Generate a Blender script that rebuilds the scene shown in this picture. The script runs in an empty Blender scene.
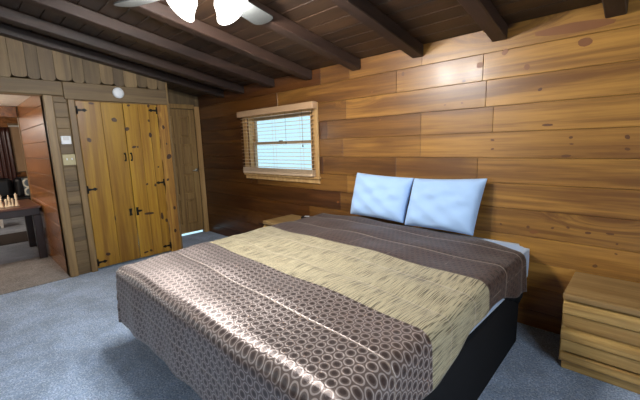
import bpy, bmesh, math, random
from math import sin, cos, pi, radians, sqrt
from mathutils import Vector, Matrix
random.seed(7)
sc = bpy.context.scene
COL = sc.collection
ORG = {}

# ------------------------------------------------------------------ helpers
def link(o):
    COL.objects.link(o); return o

class MB:
    """collects shapes in world coordinates; build() links them as ONE mesh object"""
    def __init__(self):
        self.bm = bmesh.new()
        self.bm.faces.layers.float.new('age')
        self.bid = self.bm.faces.layers.float.new('bid'); self.age = 0.0
    def _tagf(self, faces, mi, bid):
        L, A = self.bm.faces.layers.float['bid'], self.bm.faces.layers.float['age']
        for f in faces:
            f.material_index = mi; f[L] = bid; f[A] = self.age
    def box(self, x0, x1, y0, y1, z0, z1, bev=0.0, mi=0, bid=0.0, seg=1, M=None):
        tb = bmesh.new()
        vs = [tb.verts.new((x, y, z)) for x in (x0, x1) for y in (y0, y1) for z in (z0, z1)]
        for q in ((0,1,3,2),(4,6,7,5),(0,4,5,1),(2,3,7,6),(0,2,6,4),(1,5,7,3)):
            tb.faces.new([vs[i] for i in q])
        if bev > 0:
            bmesh.ops.bevel(tb, geom=list(tb.edges), offset=bev, segments=seg, profile=0.5, affect='EDGES')
        return self.merge(tb, mi, bid, M)
    def merge(self, tb, mi=0, bid=0.0, M=None, smooth=False):
        bmesh.ops.recalc_face_normals(tb, faces=list(tb.faces))
        mp = {}
        for v in tb.verts:
            c = v.co if M is None else M @ v.co
            mp[v] = self.bm.verts.new(c)
        fs = []
        for f in tb.faces:
            try:
                nf = self.bm.faces.new([mp[v] for v in f.verts])
            except ValueError:
                continue
            nf.smooth = smooth or f.smooth
            fs.append(nf)
        self._tagf(fs, mi, bid)
        tb.free()
        return fs
    def prism(self, pts, axis, a, b, mi=0, bid=0.0, bev=0.0, seg=1):
        """polygon pts in the plane across axis, extruded from a to b"""
        tb = bmesh.new()
        def P(p, t):
            return {'x': (t, p[0], p[1]), 'y': (p[0], t, p[1]), 'z': (p[0], p[1], t)}[axis]
        A = [tb.verts.new(P(p, a)) for p in pts]; B = [tb.verts.new(P(p, b)) for p in pts]
        n = len(pts)
        tb.faces.new(A); tb.faces.new(B[::-1])
        for i in range(n):
            tb.faces.new((A[i], B[i], B[(i+1) % n], A[(i+1) % n]))
        if bev > 0:
            bmesh.ops.bevel(tb, geom=list(tb.edges), offset=bev, segments=seg, affect='EDGES')
        return self.merge(tb, mi, bid)
    def lathe(self, prof, cx=0, cy=0, cz=0, n=24, mi=0, M=None, bid=0.0):
        tb = bmesh.new(); rings = []
        for r, z in prof:
            if r < 1e-6:
                rings.append([tb.verts.new((cx, cy, cz+z))])
            else:
                rings.append([tb.verts.new((cx+r*cos(2*pi*k/n), cy+r*sin(2*pi*k/n), cz+z)) for k in range(n)])
        for A, B in zip(rings, rings[1:]):
            for k in range(n):
                l = (k+1) % n
                if len(A) == 1 and len(B) == 1: continue
                if len(A) == 1: f = tb.faces.new((A[0], B[l], B[k]))
                elif len(B) == 1: f = tb.faces.new((A[k], A[l], B[0]))
                else: f = tb.faces.new((A[k], A[l], B[l], B[k]))
                f.smooth = True
        return self.merge(tb, mi, bid, M)
    def tube(self, pts, r, n=8, mi=0, bid=0.0):
        tb = bmesh.new(); rings = []
        pts = [Vector(p) for p in pts]
        for i, p in enumerate(pts):
            d = (pts[min(i+1, len(pts)-1)] - pts[max(i-1, 0)]).normalized()
            a = d.orthogonal().normalized() if i == 0 else (prev - d*prev.dot(d)).normalized()
            prev = a; b = d.cross(a)
            rr = r[i] if isinstance(r, (list, tuple)) else r
            rings.append([tb.verts.new(p + (a*cos(2*pi*k/n) + b*sin(2*pi*k/n))*rr) for k in range(n)])
        for A, B in zip(rings, rings[1:]):
            for k in range(n):
                f = tb.faces.new((A[k], A[(k+1) % n], B[(k+1) % n], B[k])); f.smooth = True
        tb.faces.new(rings[0][::-1]); tb.faces.new(rings[-1])
        return self.merge(tb, mi, bid)
    def grid(self, P, smooth=True, mi=0, bid=0.0, uv=None, closed=False):
        """P[i][j] points"""
        uvl = (self.bm.loops.layers.uv.get('UVMap') or self.bm.loops.layers.uv.new('UVMap')) if uv else None
        vs = [[self.bm.verts.new(p) for p in row] for row in P]
        fs = []
        for i in range(len(P)-1):
            for j in range(len(P[0])-1):
                q = ((i, j), (i+1, j), (i+1, j+1), (i, j+1))
                f = self.bm.faces.new([vs[a][b] for a, b in q]); f.smooth = smooth
                if uv:
                    for lp, (a, b) in zip(f.loops, q): lp[uvl].uv = uv[a][b]
                fs.append(f)
        self._tagf(fs, mi, bid)
        return fs
    def build(self, name, mats, parent=None, origin=None):
        if not isinstance(mats, (list, tuple)): mats = [mats]
        me = bpy.data.meshes.new(name)
        if parent is not None: W = ORG[parent.name]
        else: W = Vector(origin) if origin is not None else Vector((0, 0, 0))
        for v in self.bm.verts: v.co -= W
        self.bm.to_mesh(me); self.bm.free()
        for m in mats: me.materials.append(m)
        o = bpy.data.objects.new(name, me); link(o)
        if parent is not None: o.parent = parent
        else: o.location = W
        ORG[o.name] = W.copy()
        return o

def thing(name, loc, label, cat, group=None):
    o = bpy.data.objects.new(name, None); link(o)
    o.empty_display_size = 0.1
    o.location = loc; ORG[o.name] = Vector(loc)
    return tag(o, label, cat, group)
def tag(o, label, cat, group=None):
    o['label'] = label; o['category'] = cat
    if group: o['group'] = group
    return o
def struct(o, label=None):
    o['kind'] = 'structure'
    if label: o['label'] = label
    return o
def subsurf(o, lv=1):
    m = o.modifiers.new('sub', 'SUBSURF'); m.levels = lv; m.render_levels = lv
def copy_tree(root, loc):
    r = root.copy(); link(r); r.location = loc
    def rec(src, dst):
        for ch in src.children:
            c = ch.copy(); link(c); c.parent = dst; rec(ch, c)
    rec(root, r)
    return r

# ------------------------------------------------------------------ materials
def srgb(r, g, b):
    def f(c):
        c /= 255.0
        return c/12.92 if c <= 0.04045 else ((c+0.055)/1.055)**2.4
    return (f(r), f(g), f(b), 1.0)

class NT:
    def __init__(self, name):
        self.mat = bpy.data.materials.new(name); self.mat.use_nodes = True
        self.t = self.mat.node_tree; self.n = self.t.nodes
        self.bsdf = self.n['Principled BSDF']; self.out = self.n['Material Output']
    def new(self, typ, **kw):
        n = self.n.new(typ)
        for k, v in kw.items(): setattr(n, k, v)
        return n
    def ln(self, a, b): self.t.links.new(a, b)
    def math(self, op, a, b=None, c=None):
        n = self.new('ShaderNodeMath', operation=op)
        for i, v in enumerate((a, b, c)):
            if v is None: continue
            if isinstance(v, (int, float)): n.inputs[i].default_value = v
            else: self.ln(v, n.inputs[i])
        return n.outputs[0]
    def vmath(self, op, a, b=None):
        n = self.new('ShaderNodeVectorMath', operation=op)
        for i, v in enumerate((a, b)):
            if v is None: continue
            if isinstance(v, (tuple, list)): n.inputs[i].default_value = v
            else: self.ln(v, n.inputs[i])
        return n.outputs['Value'] if op == 'LENGTH' else n.outputs[0]
    def mix(self, fac, a, b, blend='MIX'):
        n = self.new('ShaderNodeMix', data_type='RGBA', blend_type=blend)
        for sock, v in ((n.inputs[0], fac), (n.inputs[6], a), (n.inputs[7], b)):
            if isinstance(v, (int, float)): sock.default_value = v
            elif isinstance(v, (tuple, list)): sock.default_value = v
            else: self.ln(v, sock)
        return n.outputs[2]
    def smooth(self, v, a, b, lo=0.0, hi=1.0):
        n = self.new('ShaderNodeMapRange', interpolation_type='SMOOTHSTEP')
        self.ln(v, n.inputs[0])
        for i, x in zip((1, 2, 3, 4), (a, b, lo, hi)): n.inputs[i].default_value = x
        return n.outputs[0]
    def noise(self, vec, scale, detail=4, rough=0.55, dist=0.0):
        n = self.new('ShaderNodeTexNoise')
        n.inputs['Scale'].default_value = scale; n.inputs['Detail'].default_value = detail
        n.inputs['Roughness'].default_value = rough; n.inputs['Distortion'].default_value = dist
        self.ln(vec, n.inputs['Vector']); return n.outputs['Fac']
    def bump(self, h, strength=0.3, dist=0.01):
        n = self.new('ShaderNodeBump'); n.inputs['Strength'].default_value = strength
        n.inputs['Distance'].default_value = dist
        self.ln(h, n.inputs['Height']); self.ln(n.outputs[0], self.bsdf.inputs['Normal'])
        return n
    def set(self, **kw):
        for k, v in kw.items():
            s = self.bsdf.inputs[k.replace('_', ' ')]
            if hasattr(v, 'is_linked'): self.ln(v, s)
            else: s.default_value = v

def plain(name, col, rough=0.5, metal=0.0, spec=0.5, var=0.06):
    m = NT(name); tc = m.new('ShaderNodeTexCoord')
    f = m.noise(tc.outputs['Object'], 9.0, 3)
    d = tuple(c*(1-var*2) for c in col[:3])+(1,); l = tuple(min(1, c*(1+var*2)) for c in col[:3])+(1,)
    m.set(Base_Color=m.mix(f, d, l), Roughness=rough, Metallic=metal, Specular_IOR_Level=spec)
    return m.mat

def wood(name, light, dark, knotcol, axis='x', rough=0.35, knots=0.5, kscale=1.6, tone=0.35, grain=1.0, coat=0.0,
         stain=None, stain_amt=0.5, spec=0.5, dark_tint=None):
    m = NT(name); tc = m.new('ShaderNodeTexCoord')
    at = m.new('ShaderNodeAttribute', attribute_name='bid')
    bid = at.outputs['Fac']
    off = m.new('ShaderNodeCombineXYZ')
    m.ln(m.math('MULTIPLY', bid, 13.7), off.inputs[0]); m.ln(m.math('MULTIPLY', bid, 7.9), off.inputs[1]); m.ln(m.math('MULTIPLY', bid, 3.3), off.inputs[2])
    co = m.vmath('ADD', tc.outputs['Object'], off.outputs[0])
    st = {'x': (1.0, 3.2, 3.2), 'y': (3.2, 1.0, 3.2), 'z': (3.2, 3.2, 1.0)}[axis]
    kco = m.vmath('MULTIPLY', co, tuple(s*kscale/ (2.0) for s in st))
    vor = m.new('ShaderNodeTexVoronoi'); vor.inputs['Scale'].default_value = 1.0; m.ln(kco, vor.inputs['Vector'])
    dist = vor.outputs['Distance']
    sep = m.new('ShaderNodeSeparateColor'); m.ln(vor.outputs['Color'], sep.inputs[0])
    on = m.math('LESS_THAN', sep.outputs[0], knots)
    halo = m.math('MULTIPLY', m.smooth(dist, 0.34, 0.05), on)
    core = m.math('MULTIPLY', m.smooth(dist, 0.085, 0.035), on)
    gs = {'x': (0.55, 11, 11), 'y': (11, 0.55, 11), 'z': (11, 11, 0.55)}[axis]
    gco = m.vmath('MULTIPLY', co, tuple(g*grain for g in gs))
    bend = m.new('ShaderNodeCombineXYZ')
    for i in range(3): m.ln(m.math('MULTIPLY', halo, 1.6), bend.inputs[i])
    gco2 = m.vmath('ADD', gco, bend.outputs[0])
    g1 = m.noise(gco2, 1.0, 5, 0.6, 0.6)
    g2 = m.noise(gco2, 4.5, 3, 0.6, 0.2)
    g = m.math('ADD', m.math('MULTIPLY', g1, 0.72), m.math('MULTIPLY', g2, 0.28))
    c = m.mix(m.smooth(g, 0.34, 0.68), dark, light)
    # board-to-board tone
    wn = m.new('ShaderNodeTexWhiteNoise', noise_dimensions='1D'); m.ln(bid, wn.inputs['W'])
    tone_v = m.math('ADD', 1.0-tone, m.math('MULTIPLY', wn.outputs['Value'], tone*1.5))
    tv = m.new('ShaderNodeCombineColor')
    for i in range(3): m.ln(tone_v, tv.inputs[i])
    c = m.mix(1.0, c, tv.outputs[0], 'MULTIPLY')
    if stain is not None:
        big = m.noise(m.vmath('MULTIPLY', co, tuple(0.5*s for s in st)), 1.1, 3, 0.5, 0.4)
        c = m.mix(m.math('MULTIPLY', m.smooth(big, 0.5, 0.72), stain_amt), c, stain)
    if dark_tint is not None:
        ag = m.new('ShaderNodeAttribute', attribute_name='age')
        c = m.mix(ag.outputs['Fac'], c, m.mix(1.0, c, dark_tint, 'MULTIPLY'))
    c = m.mix(m.math('MULTIPLY', halo, 0.28), c, dark)
    c = m.mix(core, c, knotcol)
    m.set(Base_Color=c, Roughness=rough, Coat_Weight=coat, Coat_Roughness=0.18, Specular_IOR_Level=spec)
    m.bump(g, 0.12, 0.004)
    return m.mat

M = {}
M['wall_wood'] = wood('pine_wall_boards', srgb(173,126,58), srgb(110,71,31), srgb(55,32,20), 'x', 0.38, 0.22, 1.5, 0.2, 1.0, 0.10, srgb(98,60,28), 0.7, dark_tint=(0.28, 0.19, 0.15, 1))
M['hall_wood'] = wood('orange_varnished_boards', srgb(164,108,58), srgb(112,70,36), srgb(60,25,12), 'x', 0.25, 0.2, 1.5, 0.2, 1.0, 0.4)
M['ceil_wood'] = wood('ceiling_boards', srgb(66,46,30), srgb(35,24,16), srgb(35,20,14), 'x', 0.45, 0.3, 1.4, 0.3, 1.0, 0.0)
M['beam_wood'] = wood('dark_beam_wood', srgb(57,40,31), srgb(34,23,19), srgb(28,17,13), 'y', 0.5, 0.25, 1.2, 0.2)
M['old_wood_z'] = wood('weathered_upright_boards', srgb(130,108,74), srgb(90,72,48), srgb(60,44,30), 'z', 0.6, 0.3, 1.6, 0.42, 1.0, 0.0, srgb(92,76,58), 0.5)
M['old_wood_y'] = wood('weathered_level_boards', srgb(130,108,74), srgb(92,74,50), srgb(60,44,30), 'y', 0.6, 0.2, 1.6, 0.36, 1.0, 0.0, srgb(92,76,58), 0.4)
M['closet_wood'] = wood('knotty_yellow_pine', srgb(182,140,44), srgb(132,90,24), srgb(66,36,14), 'z', 0.38, 0.10, 1.5, 0.2, 0.8, 0.2)
M['bark_wood'] = wood('rough_edged_pine', srgb(188,140,58), srgb(128,84,32), srgb(60,34,16), 'z', 0.55, 0.55, 3.2, 0.2, 1.6)
M['door_wood'] = wood('brown_panel_door', srgb(162,130,80), srgb(122,92,54), srgb(60,40,22), 'z', 0.45, 0.0, 1.5, 0.12, 1.2)
M['casing_wood'] = wood('casing_wood', srgb(140,114,74), srgb(104,82,52), srgb(70,46,26), 'z', 0.5, 0.1, 1.5, 0.15)
M['oak'] = wood('golden_oak', srgb(194,160,98), srgb(142,108,58), srgb(90,60,28), 'x', 0.36, 0.0, 1.5, 0.14, 1.7, 0.2)
M['oak_top'] = wood('golden_oak_top', srgb(172,142,94), srgb(138,108,66), srgb(80,50,26), 'x', 0.4, 0.0, 1.5, 0.1, 1.1, 0.1)
M['knot'] = plain('dark_knot', srgb(62,36,20), 0.5)
M['knot_wall'] = plain('brown_wall_knot', srgb(92,56,30), 0.4)
M['knot_soft'] = plain('soft_brown_knot', srgb(120,74,36), 0.5)
M['black_iron'] = plain('black_iron', srgb(22,21,20), 0.5, 0.6)
M['steel'] = plain('satin_steel', srgb(190,188,180), 0.3, 0.9)
M['white_plastic'] = plain('white_plastic', srgb(228,232,236), 0.4)
M['beige_plastic'] = plain('beige_plate', srgb(176,164,124), 0.45)
M['blind'] = plain('pale_wood_blind', srgb(206,178,146), 0.5)
M['valance'] = plain('valance_wood', srgb(176,142,108), 0.5)
M['window_white'] = plain('sash_tan', srgb(158,136,108), 0.5)
M['trim_tan'] = wood('window_casing', srgb(204,168,112), srgb(170,130,80), srgb(110,80,44), 'z', 0.5, 0.0, 1.5, 0.1)
M['black_fabric'] = plain('black_fabric', srgb(16,17,20), 0.85, 0, 0.2)
M['black_leather'] = plain('black_leather', srgb(20,20,24), 0.35)
M['brown_leather'] = plain('brown_curtain', srgb(70,36,28), 0.3)
M['dark_table'] = plain('dark_table', srgb(46,30,30), 0.4)
M['table_top'] = wood('table_top_wood', srgb(110,66,44), srgb(70,38,26), srgb(40,20,14), 'y', 0.3, 0.0)
M['cream'] = plain('cream_chess', srgb(226,208,176), 0.4)
M['white_paint'] = plain('white_paint', srgb(216,210,200), 0.5)
M['mat_dark'] = plain('dark_mat', srgb(52,46,44), 0.95, 0, 0.1)
M['plaster'] = plain('plain_wall', srgb(150,118,80), 0.7)
M['hall_ceiling'] = plain('pale_ceiling_panel', srgb(236,228,212), 0.7)
M['fan_metal'] = plain('fan_bronze', srgb(58,54,50), 0.35, 0.7)
M['fan_blade'] = plain('fan_blade_grey', srgb(66,68,67), 0.5)
M['clock_grey'] = plain('silver_face', srgb(200,200,200), 0.4)

def cloth_mat(name, col, rough=0.85, sheen=0.3, scale=500, bumps=0.15):
    m = NT(name); tc = m.new('ShaderNodeTexCoord')
    f = m.noise(tc.outputs['Object'], 5.0, 4)
    d = tuple(c*0.93 for c in col[:3])+(1,)
    m.set(Base_Color=m.mix(f, d, col), Roughness=rough, Sheen_Weight=sheen, Specular_IOR_Level=0.2)
    w = m.noise(tc.outputs['Object'], scale, 2)
    wr = m.noise(tc.outputs['Object'], 11.0, 4, 0.6, 0.8)
    m.bump(m.math('ADD', m.math('MULTIPLY', w, 0.1), wr), bumps, 0.02)
    return m.mat
M['sheet'] = cloth_mat('pale_blue_sheet', srgb(166,196,236))
M['pillow_cloth'] = cloth_mat('pale_blue_pillowcase', srgb(168,200,240))

def carpet(name, a, b, c, scale=150):
    m = NT(name); tc = m.new('ShaderNodeTexCoord'); o = tc.outputs['Object']
    n1 = m.noise(o, scale, 3, 0.7); n2 = m.noise(o, 4.0, 4, 0.6)
    n3 = m.noise(o, scale*0.33, 3, 0.7)
    col = m.mix(m.smooth(n1, 0.32, 0.68), a, b)
    col = m.mix(m.smooth(n3, 0.42, 0.66), col, c)
    v = m.smooth(n2, 0.3, 0.7, 0.74, 1.1)
    cc = m.new('ShaderNodeCombineColor')
    for i in range(3): m.ln(v, cc.inputs[i])
    m.set(Base_Color=m.mix(1.0, col, cc.outputs[0], 'MULTIPLY'), Roughness=1.0, Specular_IOR_Level=0.05, Sheen_Weight=0.25)
    m.bump(m.math('ADD', n1, n3), 0.9, 0.012)
    return m.mat
M['carpet'] = carpet('blue_grey_carpet', srgb(90,114,152), srgb(206,224,246), srgb(142,164,196), 95)
M['carpet_tan'] = carpet('tan_carpet', srgb(96,90,86), srgb(160,152,146), srgb(122,114,108), 90)
M['carpet_grey'] = carpet('grey_hall_carpet', srgb(104,110,124), srgb(144,150,162), srgb(120,126,138), 120)

def emit(name, col, s, base=None):
    m = NT(name)
    m.set(Base_Color=base or col, Emission_Color=col, Emission_Strength=s, Roughness=0.3)
    return m.mat
M['globe'] = emit('lit_globe', (1.0, 0.9, 0.78, 1), 75.0)
M['shade'] = emit('lit_frosted_glass', (1.0, 0.97, 0.92, 1), 3.2)

def glass(name):
    m = NT(name)
    tr = m.new('ShaderNodeBsdfTransparent'); gl = m.new('ShaderNodeBsdfGlossy')
    gl.inputs['Roughness'].default_value = 0.02
    mx = m.new('ShaderNodeMixShader'); mx.inputs[0].default_value = 0.06
    m.ln(tr.outputs[0], mx.inputs[1]); m.ln(gl.outputs[0], mx.inputs[2])
    m.ln(mx.outputs[0], m.out.inputs[0])
    return m.mat
M['glass'] = glass('window_glass')

ANROT = 0.0
def comforter_mat():
    m = NT('brown_gold_comforter')
    uvn = m.new('ShaderNodeUVMap'); uvn.uv_map = 'UVMap'
    sp = m.new('ShaderNodeSeparateXYZ'); m.ln(uvn.outputs[0], sp.inputs[0])
    u, v = sp.outputs[0], sp.outputs[1]
    # bands run across the bed, turned a few degrees
    w = m.math('ADD', v, m.math('MULTIPLY', m.math('ADD', u, 1.5), -0.055))
    def rings(pitch, ring_r, wid, core_r):
        cx = m.new('ShaderNodeCombineXYZ')
        m.ln(m.math('DIVIDE', u, pitch), cx.inputs[0]); m.ln(m.math('DIVIDE', w, pitch*1.7), cx.inputs[1])
        p = cx.outputs[0]
        def cell(q):
            f = m.vmath('FRACTION', q); f = m.vmath('SUBTRACT', f, (0.5, 0.5, 0.0)); f = m.vmath('MULTIPLY', f, (1.0, 1.7, 0.0))
            return m.vmath('LENGTH', f)
        d = m.math('MINIMUM', cell(p), cell(m.vmath('ADD', p, (0.5, 0.5, 0.0))))
        r = m.smooth(m.math('ABSOLUTE', m.math('SUBTRACT', d, ring_r)), wid, wid*0.45)
        core = m.smooth(d, core_r+0.05, core_r-0.03)
        return r, core
    r1, c1 = rings(0.047, 0.39, 0.075, 0.2)
    r2, c2 = rings(0.042, 0.37, 0.14, 0.24)
    n = m.new('ShaderNodeTexNoise'); n.inputs['Scale'].default_value = 1.0; n.inputs['Detail'].default_value = 3
    brown, brown_l, brown_d = srgb(104,90,85), srgb(180,168,163), srgb(64,52,50)
    foot = m.mix(m.math('MULTIPLY', r1, 0.8), m.mix(m.math('MULTIPLY', c1, 0.85), brown, brown_d), brown_l)
    head = m.mix(m.math('MULTIPLY', r2, 0.24), m.mix(m.math('MULTIPLY', c2, 0.85), srgb(62,46,41), srgb(36,26,24)), srgb(98,80,73))
    # gold band: fine dark streaks along the bed
    gx = m.new('ShaderNodeCombineXYZ')
    m.ln(m.math('MULTIPLY', u, 260.0), gx.inputs[0]); m.ln(m.math('MULTIPLY', v, 7.0), gx.inputs[1])
    m.ln(gx.outputs[0], n.inputs['Vector'])
    gold = m.mix(m.smooth(n.outputs['Fac'], 0.38, 0.52), srgb(82,74,58), srgb(160,150,122))
    isg = m.math('MULTIPLY', m.smooth(w, 0.985, 0.995), m.smooth(w, 1.635, 1.625))
    isfoot = m.math('GREATER_THAN', w, 1.3)
    isplain = m.math('MULTIPLY', m.math('GREATER_THAN', w, 0.80), m.math('LESS_THAN', w, 0.99))
    brownside = m.mix(isfoot, head, foot)
    col = m.mix(isg, brownside, gold)
    # stitched lines
    seam = None
    for s in (0.40, 0.70, 1.17, 1.44, 1.90, 2.42):
        k = m.smooth(m.math('ABSOLUTE', m.math('SUBTRACT', w, s)), 0.009, 0.003)
        seam = k if seam is None else m.math('MAXIMUM', seam, k)
    pu = m.math('ABSOLUTE', m.math('SUBTRACT', m.math('FRACT', m.math('DIVIDE', m.math('ADD', u, 5.0), 0.36)), 0.5))
    seam_u = m.math('MULTIPLY', m.smooth(pu, 0.012, 0.004), m.math('SUBTRACT', 1.0, isg))
    nz = m.noise(uvn.outputs[0], 9.0, 3)
    seam_u = m.math('MULTIPLY', seam_u, m.smooth(nz, 0.4, 0.6))
    sa = m.math('MAXIMUM', seam, m.math('MULTIPLY', seam_u, 0.7))
    col = m.mix(m.math('MULTIPLY', sa, m.math('SUBTRACT', 0.42, m.math('MULTIPLY', isfoot, 0.17))), col, srgb(176,160,142))
    sat = m.math('MULTIPLY', isfoot, m.math('SUBTRACT', 1.0, isg))
    m.set(Base_Color=col, Roughness=m.math('SUBTRACT', 0.6, m.math('MULTIPLY', sat, 0.16)), Specular_IOR_Level=m.math('ADD', 0.3, m.math('MULTIPLY', sat, 0.7)), Anisotropic=m.math('MULTIPLY', sat, 0.85), Metallic=m.math('MULTIPLY', sat, 0.45), Sheen_Weight=0.15, Sheen_Roughness=0.4)
    tg = m.new('ShaderNodeTangent', direction_type='UV_MAP'); tg.uv_map = 'UVMap'
    m.ln(tg.outputs[0], m.bsdf.inputs['Tangent']); m.bsdf.inputs['Anisotropic Rotation'].default_value = ANROT
    wr = m.noise(uvn.outputs[0], 16.0, 4, 0.6, 1.0)
    h = m.math('ADD', m.math('MULTIPLY', wr, 0.8), m.math('MULTIPLY', sa, -0.35))
    h = m.math('ADD', h, m.math('MULTIPLY', r1, 0.08))
    m.bump(h, 0.4, 0.012)
    return m.mat
M['comforter'] = comforter_mat()

def pillow_pattern():
    m = NT('grey_white_lattice_fabric'); tc = m.new('ShaderNodeTexCoord')
    p = m.vmath('MULTIPLY', tc.outputs['Object'], (0, 5.0, 5.0))
    f = m.vmath('SUBTRACT', m.vmath('FRACTION', p), (0, 0.5, 0.5))
    d = m.vmath('LENGTH', m.vmath('MULTIPLY', f, (0, 1, 1)))
    r = m.smooth(m.math('ABSOLUTE', m.math('SUBTRACT', d, 0.46)), 0.1, 0.06)
    m.set(Base_Color=m.mix(r, srgb(96,108,116), srgb(216,214,200)), Roughness=0.9)
    return m.mat
M['lattice'] = pillow_pattern()

# ------------------------------------------------------------------ room numbers
XL, XD, XR = -4.75, -5.44, 1.35         # closet wall, recess wall, right wall
YF = -4.25                              # wall behind the camera
SL = 0.18
def ceil_z(y): return 2.25 - SL*y
CORNER_Y = -0.80

def irregular_disc(mb, c, ax, ru, rv, nrm, mi):
    """knot in a board: flat irregular disc, ax = (u vector, v vector)"""
    n = 12; U, V = Vector(ax[0]), Vector(ax[1]); c = Vector(c); N = Vector(nrm)
    a0 = random.random()*6
    vs = []
    for k in range(n):
        a = 2*pi*k/n; r = 1 + 0.16*sin(2*a+a0) + 0.1*random.uniform(-1, 1)
        vs.append(mb.bm.verts.new(c + N*0.0012 + U*ru*r*cos(a) + V*rv*r*sin(a)))
    f = mb.bm.faces.new(vs)
    f.normal_update()
    if f.normal.dot(N) < 0: f.normal_flip()
    f.material_index = mi

# ---- back wall: level boards, window opening cut
WX0, WX1, WZ0, WZ1 = -4.10, -2.86, 1.05, 1.83
mb = MB()
edges = [-0.06, 0.127, 0.318, 0.512, 0.702, 0.908, 1.100, 1.293, 1.489, 1.685, 1.884, 2.082, 2.30]
for i, (a, b) in enumerate(zip(edges, edges[1:])):
    # boards darkened in steps towards the recess, butted against paler ones
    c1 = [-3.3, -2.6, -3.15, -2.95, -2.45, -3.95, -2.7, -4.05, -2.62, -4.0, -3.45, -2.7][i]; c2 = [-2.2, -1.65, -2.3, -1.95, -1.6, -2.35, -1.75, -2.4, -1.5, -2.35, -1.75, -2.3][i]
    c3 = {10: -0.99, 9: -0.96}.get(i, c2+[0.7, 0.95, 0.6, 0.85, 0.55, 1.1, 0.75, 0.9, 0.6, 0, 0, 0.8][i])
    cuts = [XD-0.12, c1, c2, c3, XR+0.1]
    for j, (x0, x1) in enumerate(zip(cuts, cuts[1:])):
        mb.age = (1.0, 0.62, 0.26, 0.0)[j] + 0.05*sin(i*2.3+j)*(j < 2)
        segs = [(x0, x1, a, b)]
        if b > WZ0 and a < WZ1:
            segs = []
            if x0 < WX0: segs.append((x0, min(x1, WX0), a, b))
            if x1 > WX1: segs.append((max(x0, WX1), x1, a, b))
            lo, hi = max(x0, WX0), min(x1, WX1)
            if lo < hi:
                if a < WZ0: segs.append((lo, hi, a, WZ0))
                if b > WZ1: segs.append((lo, hi, WZ1, b))
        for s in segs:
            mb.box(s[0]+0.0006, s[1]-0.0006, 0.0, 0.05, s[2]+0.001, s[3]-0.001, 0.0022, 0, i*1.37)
# sheathing behind the boards
for s in ((XD-0.12, WX0, -0.06, 2.3), (WX1, XR+0.1, -0.06, 2.3), (WX0, WX1, -0.06, WZ0), (WX0, WX1, WZ1, 2.3)):
    mb.box(s[0], s[1], 0.05, 0.12, s[2], s[3], 0, 2, 0)
# knots where the photograph has them: (x, z, half length, half height, soft)
BK = []
def cam_ray(px, py): pass
KN = [(547.5,125,.05,.016,0),(571,137.5,.022,.012,0),(571.5,144,.018,.009,0),(627.5,137,.022,.02,0),(627.5,149,.02,.016,0),(492.5,140,.022,.012,0),
 (492.5,149,.02,.011,0),(566,156,.05,.014,0),(501,224,.014,.012,0),(528,227,.022,.016,0),(534,232,.05,.022,1),(552.5,228,.018,.012,0),
 (568,227.5,.018,.012,0),(588,233,.024,.016,0),(610,234,.03,.012,0),(595,266,.024,.017,0),(616,254,.012,.009,0),(617,244,.012,.009,0),
 (480,65,.05,.028,1),(505,52,.04,.03,1),(527,67,.035,.026,1),(585,42,.07,.035,1),(540,89.5,.024,.016,0),(464,81,.026,.014,0),
 (445,105,.014,.01,0),(462,103,.014,.01,0),(403,74,.028,.026,0),(342,146,.018,.012,0),(342,152.4,.018,.012,0),(338,202,.03,.02,1),(346,200,.016,.012,0),
 (380,120,.02,.014,1),(372,92,.02,.014,1),(395,98,.018,.013,1),(430,112,.018,.012,1),(574,28,.34,.05,1)]
# ------------------------------------------------------------------ camera maths (used for the camera and to find wall marks)
F_PX, YAW, PITCH, ROLL = 346.5, 0.7605, 0.1634, -0.031
CAM = Vector((0.0, -2.904, 1.45))
def to_world(v):
    x, y, z = v                              # right, forward, up in camera terms
    c, s = cos(ROLL), sin(ROLL); x, z = c*x - s*z, s*x + c*z
    c, s = cos(PITCH), sin(PITCH); y, z = c*y + s*z, -s*y + c*z
    c, s = cos(YAW), sin(YAW); x, y = c*x - s*y, s*x + c*y
    return Vector((x, y, z))
def hit(px, py, axis, val):
    d = to_world(((px-320)/F_PX, 1.0, -(py-200)/F_PX))
    t = (val - CAM[axis])/d[axis]
    return CAM + d*t
for (px, py, a, b, soft) in KN:
    p = hit(px, py, 1, 0.0)
    irregular_disc(mb, (p.x, 0, p.z), ((1,0,0),(0,0,1)), a*0.62, b*0.66, (0,-1,0), 3 if soft else 1)
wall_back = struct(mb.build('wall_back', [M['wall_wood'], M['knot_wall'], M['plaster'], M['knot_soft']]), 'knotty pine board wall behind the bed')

# ---- floor
mb = MB(); mb.box(XD-0.06, XR+0.1, YF-0.1, 0.06, -0.06, 0.0)
struct(mb.build('floor', M['carpet']), 'blue grey carpet')

# ---- ceiling boards (run across the room) on the slope
mb = MB()
y = 0.0; i = 0
while y > YF-0.1:
    y2 = max(y-0.145, YF-0.12)
    a, b = y-0.002, y2+0.002
    mb.prism([(a, ceil_z(a)), (b, ceil_z(b)), (b, ceil_z(b)+0.03), (a, ceil_z(a)+0.03)], 'x', XD-0.12, XR+0.1, 0, i*0.73, 0.004)
    y = y2; i += 1
mb.prism([(0.12, ceil_z(0.12)+0.03), (YF-0.12, ceil_z(YF-0.12)+0.03), (YF-0.12, ceil_z(YF)+0.1), (0.12, ceil_z(0.12)+0.09)], 'x', XD-0.12, XR+0.1, 1)
mb.box(XD-0.12, XR+0.1, 0.0, 0.12, 2.252, 2.30, 0, 1)
struct(mb.build('ceiling', [M['ceil_wood'], M['plaster']]), 'dark stained board ceiling')

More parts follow.
